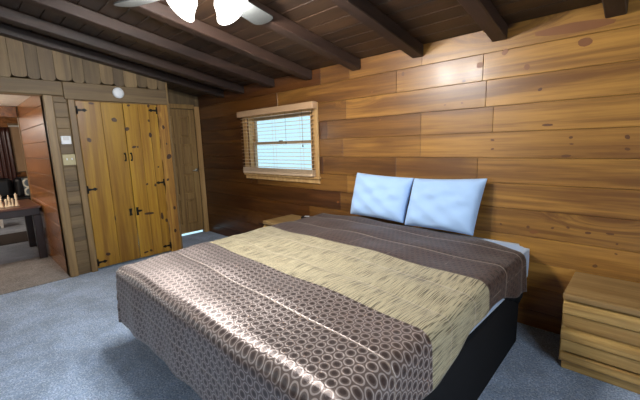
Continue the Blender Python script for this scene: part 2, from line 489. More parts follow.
# ---- ceiling beams
BX = [-4.83, -4.18, -3.525, -2.87, -2.20, -1.535, -0.88, -0.224, 0.43, 1.08]
for k, bx in enumerate(BX):
    mb = MB(); h = 0.098; w = 0.052
    ye = YF+0.02 if True else 0
    y0 = -0.003
    if bx < XL+0.02: bx = XL+0.062
    mb.prism([(y0, ceil_z(y0)-0.002), (ye, ceil_z(ye)-0.002), (ye, ceil_z(ye)-h), (y0, ceil_z(y0)-h)], 'x', bx-w, bx+w, 0, k*0.9+0.3, 0.006)
    struct(mb.build('trim_%d' % (k+1), M['beam_wood']), 'dark ceiling beam')

# ---- left wall with the hall opening and the closet
OY0, OY1, OZ = -3.10, -2.14, 2.04       # hall opening
CY0, CY1, CZ = -1.90, -0.82, 2.005      # closet front
mb = MB()
xb = XL-0.14
def slab(y0, y1, z0, z1=None):
    if z1 is None:
        mb.prism([(y0, z0), (y1, z0), (y1, ceil_z(y1)), (y0, ceil_z(y0))], 'x', xb, XL-0.022, 2)
    else: mb.box(xb, XL-0.022, y0, y1, z0, z1, 0, 2)
slab(YF, OY0, 0.0); slab(OY0, OY1, OZ); slab(OY1, CY0, 0.0); slab(CY0, CORNER_Y, CZ)
# short stacked boards beside the opening
z = 0.0; i = 0
while z < 2.03:
    h = min([0.135, 0.15, 0.12, 0.16, 0.14][i % 5], 2.04-z)
    mb.box(XL-0.03, XL-0.004, -2.055, -1.93, z+0.001, z+h-0.001, 0.004, 1, i*0.83+0.2)
    z += h; i += 1
# boards on the wall left of the opening
z = 0.0; i = 0
while z < 2.18:
    mb.box(XL-0.03, XL, YF, OY0-0.09, z+0.001, z+0.194, 0.004, 1, i*0.57+9.1); z += 0.195; i += 1
# scalloped upright boards above the header
y = CORNER_Y-0.015; i = 0
ws = [0.105, 0.13, 0.12, 0.15, 0.11, 0.14, 0.16, 0.12, 0.15, 0.13]
while y > YF+0.05:
    w = min(ws[i % len(ws)], y-YF)
    y0, y1 = y-w+0.0015, y-0.0015; r = min(0.04, w*0.3); zb = 2.20 + 0.01*((i*7) % 3 - 1)
    pts = [(y1, ceil_z(y1)-0.005), (y0, ceil_z(y0)-0.005)]
    for t in range(5):
        a = pi + t*(pi/2)/4; pts.append((y0+r+r*cos(a), zb+r+r*sin(a)))
    for t in range(5):
        a = 1.5*pi + t*(pi/2)/4; pts.append((y1-r+r*cos(a), zb+r+r*sin(a)))
    mb.prism(pts, 'x', XL-0.024, XL+0.004, 0, i*0.71+0.1)
    y -= w; i += 1
# behind the scallops
mb.box(XL-0.024, XL-0.022, YF, CORNER_Y, 2.1, 2.3, 0, 0, 5.0)
# return of the closet block towards the recess
mb.prism([(XL-0.022, 0), (XD, 0), (XD, 2.40), (XL-0.022, 2.40)], 'y', CORNER_Y-0.05, CORNER_Y-0.003, 0, 4.4)
# wall in the recess above and beside the narrow door
DY0, DY1, DZ = -0.72, -0.085, 2.045
mb.box(XD-0.06, XD, DY1, 0.0, 0, DZ, 0, 0, 3.1)
mb.prism([(CORNER_Y, DZ), (0.0, DZ), (0.0, 2.26), (CORNER_Y, ceil_z(CORNER_Y))], 'x', XD-0.06, XD, 0, 6.2)
mb.box(XD-0.06, XD, CORNER_Y, DY0, 0, DZ, 0, 0, 2.1)
struct(mb.build('wall_left', [M['old_wood_z'], M['old_wood_y'], M['plaster']]), 'weathered board wall with scalloped upright boards over a header')

n_trim = len(BX)
def trim(mb_, mat, lab):
    global n_trim
    n_trim += 1
    return struct(mb_.build('trim_%d' % n_trim, mat), lab)
# header
mb = MB(); mb.box(XL-0.02, XL+0.018, OY0-0.12, -1.955, 2.045, 2.196, 0.006, 0, 1.3); mb.box(XL-0.02, XL+0.014, -1.952, CORNER_Y+0.002, 2.012, 2.20, 0.006, 0, 2.6)
trim(mb, M['old_wood_y'], 'weathered header board over the opening and closet')
# jambs of the opening
mb = MB(); mb.box(XL-0.15, XL+0.016, OY1, -2.057, 0, 2.044, 0.006, 0, 0.5); trim(mb, M['casing_wood'], 'upright jamb board right of the hall opening')
mb = MB(); mb.box(XL-0.15, XL+0.016, OY0-0.085, OY0, 0, 2.044, 0.006, 0, 0.9); trim(mb, M['casing_wood'], 'upright jamb board left of the hall opening')
# closet casing, narrow strips
mb = MB(); mb.box(XL-0.02, XL+0.022, -1.928, -1.862, 0, 2.012, 0.006, 0, 1.5); trim(mb, M['casing_wood'], 'upright casing left of the closet doors')
mb = MB(); mb.box(XL-0.03, XL+0.02, -0.822, CORNER_Y, 0, 2.30, 0.005, 0, 2.5); trim(mb, M['casing_wood'], 'corner post right of the closet')
mb = MB()
n = 26; P0 = []
for k in range(n+1):
    zz = 0.01+2.0*k/n; P0.append((zz, -0.957+0.008*sin(k*1.7)+0.005*sin(k*0.6)))
pts = [(-0.823, 0.01)] + [(-0.823, 2.01)] + [(yy, zz) for zz, yy in reversed(P0)]
mb.prism(pts, 'x', XL-0.03, XL+0.006, 0, 3.7)
for zz, yy, r in ((1.33,-.865,.03),(1.02,-.91,.016),(.62,-.86,.02),(1.72,-.9,.02),(.3,-.88,.02),(1.5,-.88,.012)):
    irregular_disc(mb, (XL+0.006, yy, zz), ((0,1,0),(0,0,1)), r, r*1.2, (1,0,0), 1)
trim(mb, [M['bark_wood'], M['knot']], 'rough edged knotty board beside the closet doors')
# casing of the narrow door
mb = MB(); mb.box(XD, XD+0.022, DY1-0.004, -0.004, 0, 2.09, 0.005, 0, 3.5); trim(mb, M['trim_tan'], 'light casing right of the narrow door')
mb = MB(); mb.box(XD, XD+0.022, CORNER_Y+0.02, DY1-0.006, 2.046, 2.115, 0.005, 0, 4.5); trim(mb, M['door_wood'], 'casing over the narrow door')

# ---- narrow panel door, daylight under it
mb = MB()
zb = 0.045
st = 0.10; xr0, xr1 = XD-0.045, XD-0.008
mid = (DY0+DY1)/2
for (a, b) in ((DY0+0.003, DY0+st), (DY1-st, DY1-0.005), (mid-0.045, mid+0.045)):
    mb.box(xr0, xr1, a, b, zb, DZ-0.006, 0.004, 0, a)
rails = [(zb, 0.20), (0.60, 0.70), (1.02, 1.14), (1.50, 1.60), (1.93, DZ-0.006)]
for (a, b) in rails: mb.box(xr0+0.001, xr1-0.001, DY0+0.01, DY1-0.01, a, b, 0.004, 0, a+2)
for (a, b), (c, d) in zip(rails, rails[1:]):
    for (p, q) in ((DY0+st, mid-0.045), (mid+0.045, DY1-st)):
        mb.box(xr0+0.012, xr1-0.020, p-0.01, q+0.01, b-0.01, c+0.01, 0, 0, b+p)
        mb.box(xr0+0.008, xr1-0.010, p+0.022, q-0.022, b+0.025, c-0.025, 0.012, 0, b+p)
d1 = struct(mb.build('door_1', M['door_wood']), 'narrow brown panel door in the recess')
mb = MB()
hy, hz = -0.125, 1.07
mb.lathe([(0,0),(0.026,0),(0.028,0.006),(0.02,0.01),(0.009,0.012),(0.009,0.045),(0,0.045)], n=16, M=Matrix.Translation((xr1,hy,hz)) @ Matrix.Rotation(pi/2,4,'Y'))
mb.tube([(xr1+0.042,hy,hz),(xr1+0.044,hy-0.04,hz),(xr1+0.042,hy-0.085,hz-0.006)], [0.009,0.008,0.007], 10)
mb.build('door_handle', M['steel'], d1)['label'] = 'silver lever handle'

# ---- closet doors
def hinge(parent, y, z, side, lab=None):
    mb = MB(); x = XL+0.008
    mb.box(x, x+0.005, y-0.010, y+0.010, z-0.045, z+0.045, 0.002)
    mb.tube([(x+0.006,y,z-0.04),(x+0.006,y,z+0.04)], 0.006, 8)
    s = side
    pts = [(y, z-0.016), (y+s*0.05, z-0.009), (y+s*0.075, z-0.02), (y+s*0.105, z), (y+s*0.075, z+0.02), (y+s*0.05, z+0.009), (y, z+0.016)]
    mb.prism(pts, 'x', x, x+0.004)
    return mb.build('hinge', M['black_iron'], parent)
KD = [(-1.481,1.80,.026,.03),(-1.769,1.565,.024,.026),(-1.348,1.693,.024,.026),(-1.304,1.978,.018,.014),(-1.08,1.618,.022,.028),(-1.291,1.47,.028,.014),(-1.25,1.47,.012,.012),
 (-1.733,.178,.022,.022),(-1.20,.60,.055,.018),(-1.038,.534,.02,.045),(-0.985,.467,.02,.022),(-1.065,1.985,.018,.018),(-1.606,.609,.008,.03),
 (-1.294,.091,.028,.012),(-1.23,.10,.016,.02),(-1.085,.964,.016,.018),(-1.185,.988,.014,.014),(-1.08,1.80,.012,.018),(-1.02,1.2,.01,.014),(-1.70,1.98,.03,.012)]
def closet_door(nm, y0, y1, splits, lab):
    mb = MB()
    ys = [y0]+splits+[y1]
    for k, (a, b) in enumerate(zip(ys, ys[1:])):
        mb.box(XL-0.02, XL+0.008, a+0.0008, b-0.0008, 0.03, 2.0, 0.003, 0, a*3.1)
    for (ky, kz, a, b) in KD:
        if y0 < ky < y1: irregular_disc(mb, (XL+0.008, ky, kz), ((0,1,0),(0,0,1)), a, b, (1,0,0), 1)
    return struct(mb.build(nm, [M['closet_wood'], M['knot']]), lab)
d2 = closet_door('door_2', -1.858, -1.373, [-1.61], 'left knotty yellow pine closet door')
d3 = closet_door('door_3', -1.367, -0.962, [-1.20, -1.07], 'right knotty yellow pine closet door')
for z in (1.90, 0.99, 0.10): hinge(d2, -1.852, z, 1)
for z in (1.93, 0.99, 0.11): hinge(d3, -0.968, z, -1)
def pull(parent, y, z):
    mb = MB(); x = XL+0.008
    for dz in (-0.042, 0.042): mb.lathe([(0,0),(0.013,0),(0.010,0.006),(0,0.006)], n=12, M=Matrix.Translation((x,y,z+dz)) @ Matrix.Rotation(pi/2,4,'Y'))
    mb.tube([(x,y,z-0.042),(x+0.02,y,z-0.036),(x+0.026,y,z),(x+0.02,y,z+0.036),(x,y,z+0.042)], 0.0065, 8)
    return mb.build('door_handle', M['black_iron'], parent)
pull(d2, -1.408, 1.35); pull(d3, -1.336, 1.35)
mb = MB(); x = XL+0.008
mb.prism([(-1.44,.61),(-1.405,.61),(-1.41,.65),(-1.40,.70),(-1.44,.70),(-1.435,.65)], 'x', x, x+0.006); mb.build('latch_plate', M['black_iron'], d2)
mb = MB()
mb.prism([(-1.355,.60),(-1.325,.60),(-1.33,.64),(-1.285,.645),(-1.285,.665),(-1.33,.67),(-1.325,.705),(-1.355,.705)], 'x', x, x+0.006)
mb.tube([(x+0.01,-1.35,.655),(x+0.012,-1.29,.655)], 0.006, 8); mb.build('latch', M['black_iron'], d3)

# ---- hidden walls behind and right of the camera; daylight window behind, added fill window at right
mb = MB()
GY0, GY1, GZ0, GZ1 = -3.4, -1.7, 0.8, 2.0
for q in ((YF, GY0, 0, 3.05), (GY1, 0.0, 0, 3.05), (GY0, GY1, 0, GZ0), (GY0, GY1, GZ1, 3.05)): mb.box(XR, XR+0.1, q[0], q[1], q[2], q[3], 0, 0, 0.4)
struct(mb.build('wall_right', M['wall_wood']))
FX0, FX1, FZ0, FZ1 = -3.3, -1.6, 0.85, 2.0
mb = MB()
mb.box(XD, FX0, YF-0.1, YF, 0, 3.05); mb.box(FX1, XR, YF-0.1, YF, 0, 3.05)
mb.box(FX0, FX1, YF-0.1, YF, 0, FZ0); mb.box(FX0, FX1, YF-0.1, YF, FZ1, 3.05)
struct(mb.build('wall_front', M['wall_wood']))
mb = MB()
for (a, b, c, d) in ((FX0, FX0+.05, FZ0, FZ1), (FX1-.05, FX1, FZ0, FZ1), (FX0, FX1, FZ0, FZ0+.05), (FX0, FX1, FZ1-.05, FZ1), ((FX0+FX1)/2-.025, (FX0+FX1)/2+.025, FZ0, FZ1)):
    mb.box(a, b, YF-0.08, YF-0.03, c, d)
w2 = struct(mb.build('window_2', M['window_white']))
mb = MB(); mb.box(FX0+.05, FX1-.05, YF-0.058, YF-0.052, FZ0+.05, FZ1-.05); mb.build('pane', M['glass'], w2)

mb = MB()
for q in ((GY0, GY0+.05, GZ0, GZ1), (GY1-.05, GY1, GZ0, GZ1), (GY0, GY1, GZ0, GZ0+.05), (GY0, GY1, GZ1-.05, GZ1), ((GY0+GY1)/2-.025, (GY0+GY1)/2+.025, GZ0, GZ1)):
    mb.box(XR+0.03, XR+0.08, q[0], q[1], q[2], q[3])
w4 = struct(mb.build('fill_window', M['window_white']))  # unseen window, added to let fill light in from the right
mb = MB(); mb.box(XR+0.052, XR+0.058, GY0+.05, GY1-.05, GZ0+.05, GZ1-.05); mb.build('pane', M['glass'], w4)

# ---- window 1 in the back wall
mb = MB()                                # casing
mb.box(-2.83, -2.745, -0.022, 0.0, 1.06, 1.90, 0.004, 0, 0.3)
mb.box(-4.20, -4.115, -0.022, 0.0, 1.06, 1.90, 0.004, 0, 0.8)
mb.box(-4.115, -2.83, -0.022, 0.0, 1.825, 1.90, 0.004, 0, 1.8)
mb.box(-4.20, -2.725, -0.05, 0.0, 1.035, 1.062, 0.005, 0, 1.1)
mb.box(-4.19, -2.74, -0.024, 0.0, 0.982, 1.034, 0.004, 0, 1.4)
# jamb lining
mb.box(WX0, WX0+0.02, 0.0, 0.12, WZ0, WZ1); mb.box(WX1-0.02, WX1, 0.0, 0.12, WZ0, WZ1)
mb.box(WX0+0.02, WX1-0.02, 0.0, 0.12, WZ1-0.02, WZ1); mb.box(WX0+0.02, WX1-0.02, 0.0, 0.12, WZ0, WZ0+0.02)
w1 = struct(mb.build('window_1', M['trim_tan']), 'double sash window with tan casing')
def sash(z0, z1, y, nm='window_frame'):
    mb = MB(); a, b = WX0+0.022, WX1-0.022; t = 0.035
    for q in ((a, a+t, z0, z1), (b-t, b, z0, z1), (a+t, b-t, z0, z0+t), (a+t, b-t, z1-t, z1)):
        mb.box(q[0], q[1], y, y+0.03, q[2], q[3], 0.003)
    f = mb.build(nm, M['window_white'], w1)
    mb = MB(); mb.box(a+t, b-t, y+0.012, y+0.017, z0+t, z1-t); mb.build('pane', M['glass'], f)
    return f
sash(1.45, 1.808, 0.085); f = sash(1.072, 1.484, 0.05)
mb = MB(); mb.box(-3.50, -3.43, 0.036, 0.05, 1.484, 1.496, 0.003); mb.build('latch', M['black_iron'], f)

bl = thing('window_blind', (-3.47, -0.05, 1.0), 'pale wooden slatted blind lowered over the window left of the bed', 'blind')
mb = MB(); mb.box(-4.215, -2.745, -0.098, -0.082, 1.828, 1.905, 0.004); mb.box(-4.215, -4.20, -0.082, -0.024, 1.828, 1.905, 0.003); mb.box(-2.76, -2.745, -0.082, -0.024, 1.828, 1.905, 0.003)
mb.build('valance', M['valance'], bl)
mb = MB(); mb.box(-4.19, -2.765, -0.078, -0.028, 1.84, 1.885); mb.build('headrail', M['blind'], bl)
mb = MB(); z = 1.805
while z > 1.16:
    Mx = Matrix.Translation((0, -0.052, z)) @ Matrix.Rotation(radians(1), 4, 'X')
    mb.box(-4.175, -2.79, -0.024, 0.024, -0.0014, 0.0014, 0, 0, 0, M=Mx)
    z -= 0.046
for k in range(9): mb.box(-4.175, -2.79, -0.076, -0.028, 1.092+k*0.006, 1.0955+k*0.006)
mb.build('slats', M['blind'], bl)
mb = MB(); mb.box(-4.175, -2.79, -0.078, -0.026, 1.066, 1.090, 0.003); mb.build('bottom_rail', M['blind'], bl)
for xx in (-3.98, -3.48, -2.98):
    mb = MB()
    mb.tube([(xx, -0.075, 1.085), (xx, -0.075, 1.85), (xx, -0.029, 1.85), (xx, -0.029, 1.085)], 0.0013, 5)
    mb.build('ladder_cord', M['blind'], bl)
for xx, zz in ((-2.93, 1.44), (-3.22, 1.48)):
    mb = MB(); mb.tube([(xx, -0.084, 1.83), (xx, -0.084, zz-0.005)], 0.0015, 5); mb.lathe([(0,0.03),(0.004,0.028),(0.008,0.0),(0,0)], xx, -0.084, zz-0.03, 10)
    mb.build('pull_cord', M['black_iron'], bl)

# ------------------------------------------------------------------ small things on the left wall
mb = MB(); mb.lathe([(0,0),(0.062,0),(0.064,0.012),(0.058,0.026),(0.03,0.034),(0.0,0.035)], n=28, M=Matrix.Translation((XL+0.0145,-1.405,2.118)) @ Matrix.Rotation(pi/2,4,'Y'))
o = tag(mb.build('smoke_detector', M['white_plastic'], None, (XL+0.0145,-1.405,2.118)), 'round white smoke detector on the header over the closet doors', 'smoke detector')
t = thing('thermostat', (XL-0.004, -1.99, 1.567), 'small white rectangular thermostat on the boards above the beige switch plate', 'thermostat')
mb = MB(); mb.box(XL-0.004, XL+0.018, -2.036, -1.944, 1.522, 1.612, 0.006, seg=2); mb.build('body', M['white_plastic'], t)
mb = MB(); mb.box(XL+0.0175, XL+0.0195, -2.02, -1.965, 1.565, 1.60, 0.001); mb.build('display', M['clock_grey'], t)
t = thing('switch_plate', (XL-0.004, -1.985, 1.35), 'square beige light switch plate below the white thermostat', 'light switch')
mb = MB(); mb.box(XL-0.004, XL+0.004, -2.045, -1.925, 1.29, 1.41, 0.003, seg=2); mb.build('plate', M['beige_plastic'], t)
for yy in (-2.008, -1.962):
    mb = MB(); mb.box(XL+0.004, XL+0.016, yy-0.006, yy+0.006, 1.345, 1.368, 0.002); mb.build('toggle', M['white_plastic'], t)

# ------------------------------------------------------------------ bed
BX0, BX1 = -2.48, -0.575
bed = thing('bed', (-1.56, -1.1, 0.0), 'king size bed with black base and pale blue fitted sheet against the pine wall', 'bed')
mb = MB(); mb.box(BX0+0.02, BX1, -2.08, -0.30, 0.0, 0.44, 0.012, seg=2); mb.build('bed_base', M['black_fabric'], bed)
def rounded_slab(x0, x1, y0, y1, z0, z1, r, bev):
    mbx = MB(); pts = []
    for cx, cy, a0 in ((x1-r, y1-r, 0), (x0+r, y1-r, pi/2), (x0+r, y0+r, pi), (x1-r, y0+r, 1.5*pi)):
        for k in range(7): a = a0 + k*pi/12; pts.append((cx+r*cos(a), cy+r*sin(a)))
    tb = bmesh.new()
    A = [tb.verts.new((p[0], p[1], z0)) for p in pts]; B = [tb.verts.new((p[0], p[1], z1)) for p in pts]
    tb.faces.new(A[::-1]); tb.faces.new(B)
    for i in range(len(pts)): tb.faces.new((A[i], A[(i+1) % len(pts)], B[(i+1) % len(pts)], B[i]))
    he = [e for e in tb.edges if abs(e.verts[0].co.z - e.verts[1].co.z) < 1e-6]
    bmesh.ops.bevel(tb, geom=he, offset=bev, segments=4, profile=0.5, affect='EDGES')
    for f in tb.faces: f.smooth = True
    mbx.merge(tb); return mbx
mb = rounded_slab(BX0, BX1+0.008, -2.12, -0.045, 0.44, 0.652, 0.09, 0.06)
for v in mb.bm.verts:
    if v.co.x > -1.0: v.co.x -= 0.06*min(1, max(0, (-v.co.y-0.3)/1.5))
o = mb.build('mattress', M['sheet'], bed); o['label'] = 'mattress in a pale blue fitted sheet'

# comforter draped over the mattress
def lerp(a, b, t): return a+(b-a)*t
Y_HEAD, Y_FOOT = -0.235, -2.235
R_F = 0.045
def top_z(y): return lerp(0.680, 0.662, min(1, max(0, (Y_HEAD-y)/(Y_HEAD-Y_FOOT))))
def edge_l(y): return lerp(-2.585, -2.565, min(1, max(0, (Y_HEAD-y)/(Y_HEAD-Y_FOOT))))
def edge_r(y): return lerp(-0.552, -0.597, min(1, max(0, (Y_HEAD-y)/(Y_HEAD-Y_FOOT))))
HL, HF, HR = 0.40, 0.40, 0.25
def drape(lo, hi, extra=0.0, nH=14, nX=84, nY=84, inner=0.0, only_hang=False):
    S = [(-1, 1-k/nH) for k in range(nH)] + [(0, k/nX) for k in range(nX+1)] + [(1, (k+1)/nH) for k in range(nH)]
    T = [(0, k/nY) for k in range(nY+1)] + [(1, (k+1)/nH) for k in range(nH)]
    P, UV = [], []
    for (sd, s) in S:
        row, ru = [], []
        for (td, t_) in T:
            ds = s if sd != 0 else 0.0; dt = t_ if td else 0.0
            yin = lerp(Y_HEAD, Y_FOOT+R_F, t_ if not td else 1.0)
            xl, xr = edge_l(yin)+R_F, edge_r(yin)-R_F
            xin = xl if sd < 0 else xr if sd > 0 else lerp(xl, xr, s)
            # head edge wanders a little
            if not td: yin += (1-t_)**6 * (0.05*max(0, min(1, (-xin-1.2)/1.3)) - 0.13*max(0, min(1, (xin+1.1)/0.5))**2 - 0.008*sin(xin*7))
            m_ = max(ds, dt); nv = Vector((sd*ds, -dt))
            if nv.length > 1e-9: nv.normalize()
            Hs = HL if sd < 0 else HR
            if sd > 0: Hs = HR + 0.045*max(0, 1-(Y_HEAD-yin)/0.42) - 0.085*math.exp(-((yin+1.05)/0.36)**4)
            H = (Hs*nv.x**2 + HF*nv.y**2) if nv.length > 0 else 0.0
            q = m_*H
            if q < R_F*pi/2: off = R_F*sin(q/R_F); dz = R_F*(1-cos(q/R_F))
            else:
                dq = q-R_F*pi/2; fl = 0.03
                off = R_F+dq*fl; dz = R_F+dq*(1-fl*fl/2)
            pr = xin*1.0*abs(nv.y) + yin*abs(nv.x) + (0.3 if (ds and dt) else 0)*math.atan2(dt, ds or 1e-9)
            fold = (0.006*sin(pr*11+1) + 0.004*sin(pr*23+2.2))*min(1, dz/0.25)
            off += fold - inner
            if sd > 0 and not td:                       # head end of the right side swings outwards
                off += 0.05*max(0, 1-(Y_HEAD-yin)/0.22)**1.5*m_
            x = xin+nv.x*off; y = yin+nv.y*off
            sq = sin(pi*min(1, max(0, (xin-xl)/(xr-xl))))
            z = top_z(yin) - dz + 0.012*sq
            # soft unevenness
            z += (0.005*sin(xin*5.1+yin*3.3)+0.004*sin(xin*9.7-yin*7.1+1.0)+0.003*sin(yin*21+xin*3))*(1 if dz < 0.03 else 0.3)
            for c in (0.40, 0.70, 1.17, 1.44, 1.90):
                wv = -yin - 0.055*(xin+1.5) - c
                z -= 0.003*math.exp(-(wv/0.02)**2)*(1 if dz < 0.03 else 0)
            if not td and t_ < 0.03: z -= 0.006*(1-t_/0.03)
            row.append((x, y, z))
            ru.append((xin + nv.x*q, -yin + abs(nv.y)*q))
        P.append(row); UV.append(ru)
    return P, UV, S, T
P, UV, S, T = drape(0, 1)
mb = MB(); mb.grid(P, uv=UV)
comf = mb.build('comforter', M['comforter'], None, (-1.56, -1.2, 0.66))
tag(comf, 'brown and gold banded comforter with ring pattern spread over the bed', 'comforter')
m_ = comf.modifiers.new('thick', 'SOLIDIFY'); m_.thickness = 0.018; m_.offset = -1
# black underside showing along the hem
ringpts = []
nS, nT = len(S), len(T)
for j in range(nT): ringpts.append(P[nS-1][nT-1-j] if False else None)
rim = [P[nS-1][j] for j in range(nT)] + [P[i][nT-1] for i in range(nS-2, -1, -1)] + [P[0][j] for j in range(nT-2, -1, -1)]
cx, cy = -1.6, -1.2
rows = []
for k in range(3):
    r = []
    for idx, p in enumerate(rim):
        v = Vector((p[0]-cx, p[1]-cy)); 
        if idx < nT-14: nrm = Vector((1, 0))
        else: nrm = v.normalized()
        drop = [0.004, -0.010, -0.016][k]
        if idx < 14: drop += [0, -0.03, -0.085][k]*(1-idx/14)
        r.append((p[0]-nrm.x*[0.006, 0.008, 0.03][k], p[1]-nrm.y*[0.006, 0.008, 0.03][k], p[2]+drop))
    rows.append(r)
mb = MB(); mb.grid(rows)
o = mb.build('lining', M['black_fabric'], comf); o['label'] = 'black underside at the hem'
m_ = o.modifiers.new('thick', 'SOLIDIFY'); m_.thickness = 0.006; m_.offset = 0

# pillows
def pillow(name, w, h, t, corners, label):
    """corners: TL, TR, BR, BL world points of the middle surface"""
    TL, TR, BR, BL = [Vector(c) for c in corners]
    nrm = ((TR-TL).cross(BL-TL)).normalized()
    if nrm.y > 0: nrm = -nrm
    mb = MB(); n = 26; sd = random.random()*9
    front, back = [], []
    for i in range(n+1):
        a = i/n; u = 2*a-1; rf, rb = [], []
        for j in range(n+1):
            b = j/n; v = 2*b-1
            # edges bow in slightly between pointed corners
            aa = 0.5+0.5*u*(1-0.025*(1-v*v)); bb = 0.5+0.5*v*(1-0.04*(1-u*u))
            p = TL.lerp(TR, aa).lerp(BL.lerp(BR, aa), bb)
            th = t*0.5*((1-u**4)*(1-v**4))**0.55
            th *= 1+0.15*v*0.8
            cr = 0.009*sin(u*6+v*3+sd)*sin(v*5+sd) + 0.007*sin((u-v)*9+sd) + 0.006*sin(u*4+v*13+sd)*(0.5-0.5*v)
            cr *= (1-u**6)*(1-v**6)
            rf.append(p + nrm*(th+cr)); rb.append(p - nrm*th*0.75)
        front.append(rf); back.append(rb)
    mb.grid(front)
    mb.grid([r[::-1] for r in back])
    bmesh.ops.remove_doubles(mb.bm, verts=list(mb.bm.verts), dist=0.0005)
    bmesh.ops.recalc_face_normals(mb.bm, faces=list(mb.bm.faces))
    base = (BL+BR)/2
    o = mb.build(name, M['pillow_cloth'], None, base); subsurf(o, 1)
    tag(o, label, 'pillow', 'pale blue pillows on the bed')
    return o
pillow('pillow', .63, .42, .17, ((-2.175,-.06,1.145),(-1.515,-.065,1.118),(-1.56,-.165,.70),(-2.19,-.165,.715)), 'pale blue pillow at the head of the bed, the one nearer the window')
pillow('pillow', .66, .42, .18, ((-1.53,-.065,1.115),(-0.89,-.06,1.145),(-0.945,-.17,.685),(-1.56,-.18,.69)), 'pale blue pillow at the head of the bed, the one nearer the big oak nightstand')

# ------------------------------------------------------------------ nightstands
def nightstand(x0, w, label, H=0.512):
    x1 = x0+w; yf, yb = -0.478, -0.012
    t = thing('nightstand', ((x0+x1)/2, (yf+yb)/2, 0), label, 'nightstand', 'oak nightstands beside the bed')
    q = H/0.512
    mb = MB()
    mb.box(x0+0.012, x1-0.012, yf+0.045, yb, 0.0, 0.066*q, 0.003, 0, 0.2)           # plinth
    mb.build('plinth', M['oak'], t)
    mb = MB()
    mb.box(x0, x0+0.02, yf+0.018, yb, 0.062*q, H-0.04, 0.002, 0, 0.5); mb.box(x1-0.02, x1, yf+0.018, yb, 0.062*q, H-0.04, 0.002, 0, 0.9)
    mb.box(x0+0.02, x1-0.02, yb-0.01, yb, 0.062*q, H-0.04, 0, 0, 1.2)
    mb.box(x0+0.02, x1-0.02, yf+0.03, yb-0.01, 0.07*q, 0.085*q, 0, 0, 1.4); mb.box(x0+0.02, x1-0.02, yf+0.03, yb-0.01, 0.28*q, 0.295*q, 0, 0, 1.4)
    mb.build('body', M['oak'], t)
    mb = MB(); mb.box(x0+0.001, x1-0.001, yf+0.002, yf+0.03, 0.070*q, 0.128*q, 0.01, 0, 3.2, seg=3); mb.build('bottom_rail', M['oak'], t)
    mb = MB(); mb.box(x0-0.004, x1+0.004, yf-0.004, yb, H-0.042, H, 0.012, 0, 2.2, seg=3); mb.build('top', M['oak_top'], t)
    for k, (za, zm, zb_) in enumerate(((0.302, 0.378, 0.462), (0.138, 0.212, 0.284))):
        za, zm, zb_ = za*q, zm*q, zb_*q
        mb = MB()
        mb.box(x0+0.004, x1-0.004, yf+0.008, yf+0.03, za, zm, 0.005, 0, 4.1+k, seg=2)
        d = mb.build('drawer', M['oak'], t)
        mb = MB()
        pts = [(yf+0.03, zm+0.002), (yf+0.004, zm+0.004), (yf-0.006, zm+0.012), (yf-0.006, zb_-0.03), (yf+0.0, zb_-0.012), (yf+0.012, zb_-0.004), (yf+0.03, zb_)]
        mb.prism(pts, 'x', x0+0.004, x1-0.004, 0, 5.3+k)
        mb.build('drawer_pull', M['oak'], d)
    return t
nightstand(-0.302, 0.68, 'low golden oak nightstand at right of the bed, large in the foreground')
nightstand(-3.25, 0.60, 'golden oak nightstand between the bed and window wall, holding a small black device', 0.565)
t = thing('remote_control', (-2.90, -0.09, 0.565), 'small black and white handheld device lying on the far nightstand', 'remote control')
Mx = Matrix.Translation((-2.90, -0.09, 0.565)) @ Matrix.Rotation(radians(25), 4, 'Z')
mb = MB(); mb.box(-0.07, 0.07, -0.025, 0.025, 0.0, 0.026, 0.008, seg=2, M=Mx); mb.build('body', M['black_iron'], t)
mb = MB(); mb.box(-0.03, 0.03, -0.017, 0.017, 0.025, 0.031, 0.003, M=Mx); mb.build('keypad', M['white_plastic'], t)

# ------------------------------------------------------------------ ceiling fan
FXc, FYc = -1.90, -1.78
fz = ceil_z(FYc)
fan = thing('ceiling_fan', (FXc, FYc, fz-0.1), 'ceiling fan with grey blades and lit white glass shades', 'ceiling fan')
mb = MB(); mb.lathe([(0,0.0),(0.07,0.0),(0.065,-0.05),(0.03,-0.085),(0,-0.085)], FXc, FYc, fz-0.012, 24); mb.build('canopy', M['fan_metal'], fan)
mb = MB(); mb.tube([(FXc, FYc, fz-0.09), (FXc, FYc, 2.45)], 0.012, 10); mb.build('downrod', M['fan_metal'], fan)
mb = MB(); mb.lathe([(0,2.46),(0.05,2.46),(0.10,2.445),(0.115,2.41),(0.115,2.37),(0.09,2.345),(0.05,2.34),(0,2.34)], FXc, FYc, 0, 28); mb.build('motor_housing', M['fan_metal'], fan)
B0 = radians(112)
for k in range(4):
    a = B0 + k*pi/2
    Mx = Matrix.Translation((FXc, FYc, 2.345)) @ Matrix.Rotation(a, 4, 'Z') @ Matrix.Rotation(radians(-12), 4, 'X')
    tb = bmesh.new(); pts = []
    for x, y in ((0.17, 0.055), (0.30, 0.066), (0.62, 0.078)): pts.append((x, y))
    for q in range(7): an = pi/2 - q*pi/6; pts.append((0.62+0.06*cos(an), 0.078*sin(an)))
    for x, y in ((0.30, -0.066), (0.17, -0.055)): pts.append((x, y))
    mb = MB()
    A = [tb.verts.new((p[0], p[1], -0.004)) for p in pts]; Bv = [tb.verts.new((p[0], p[1], 0.004)) for p in pts]
    tb.faces.new(A[::-1]); tb.faces.new(Bv)
    for i in range(len(pts)): tb.faces.new((A[i], A[(i+1) % len(pts)], Bv[(i+1) % len(pts)], Bv[i]))
    mb.merge(tb, M=Mx); b = mb.build('blade', M['fan_blade'], fan)
    mb = MB(); mb.box(0.09, 0.24, -0.02, 0.02, -0.012, -0.004, 0.003, M=Mx); mb.build('blade_bracket', M['fan_metal'], b)
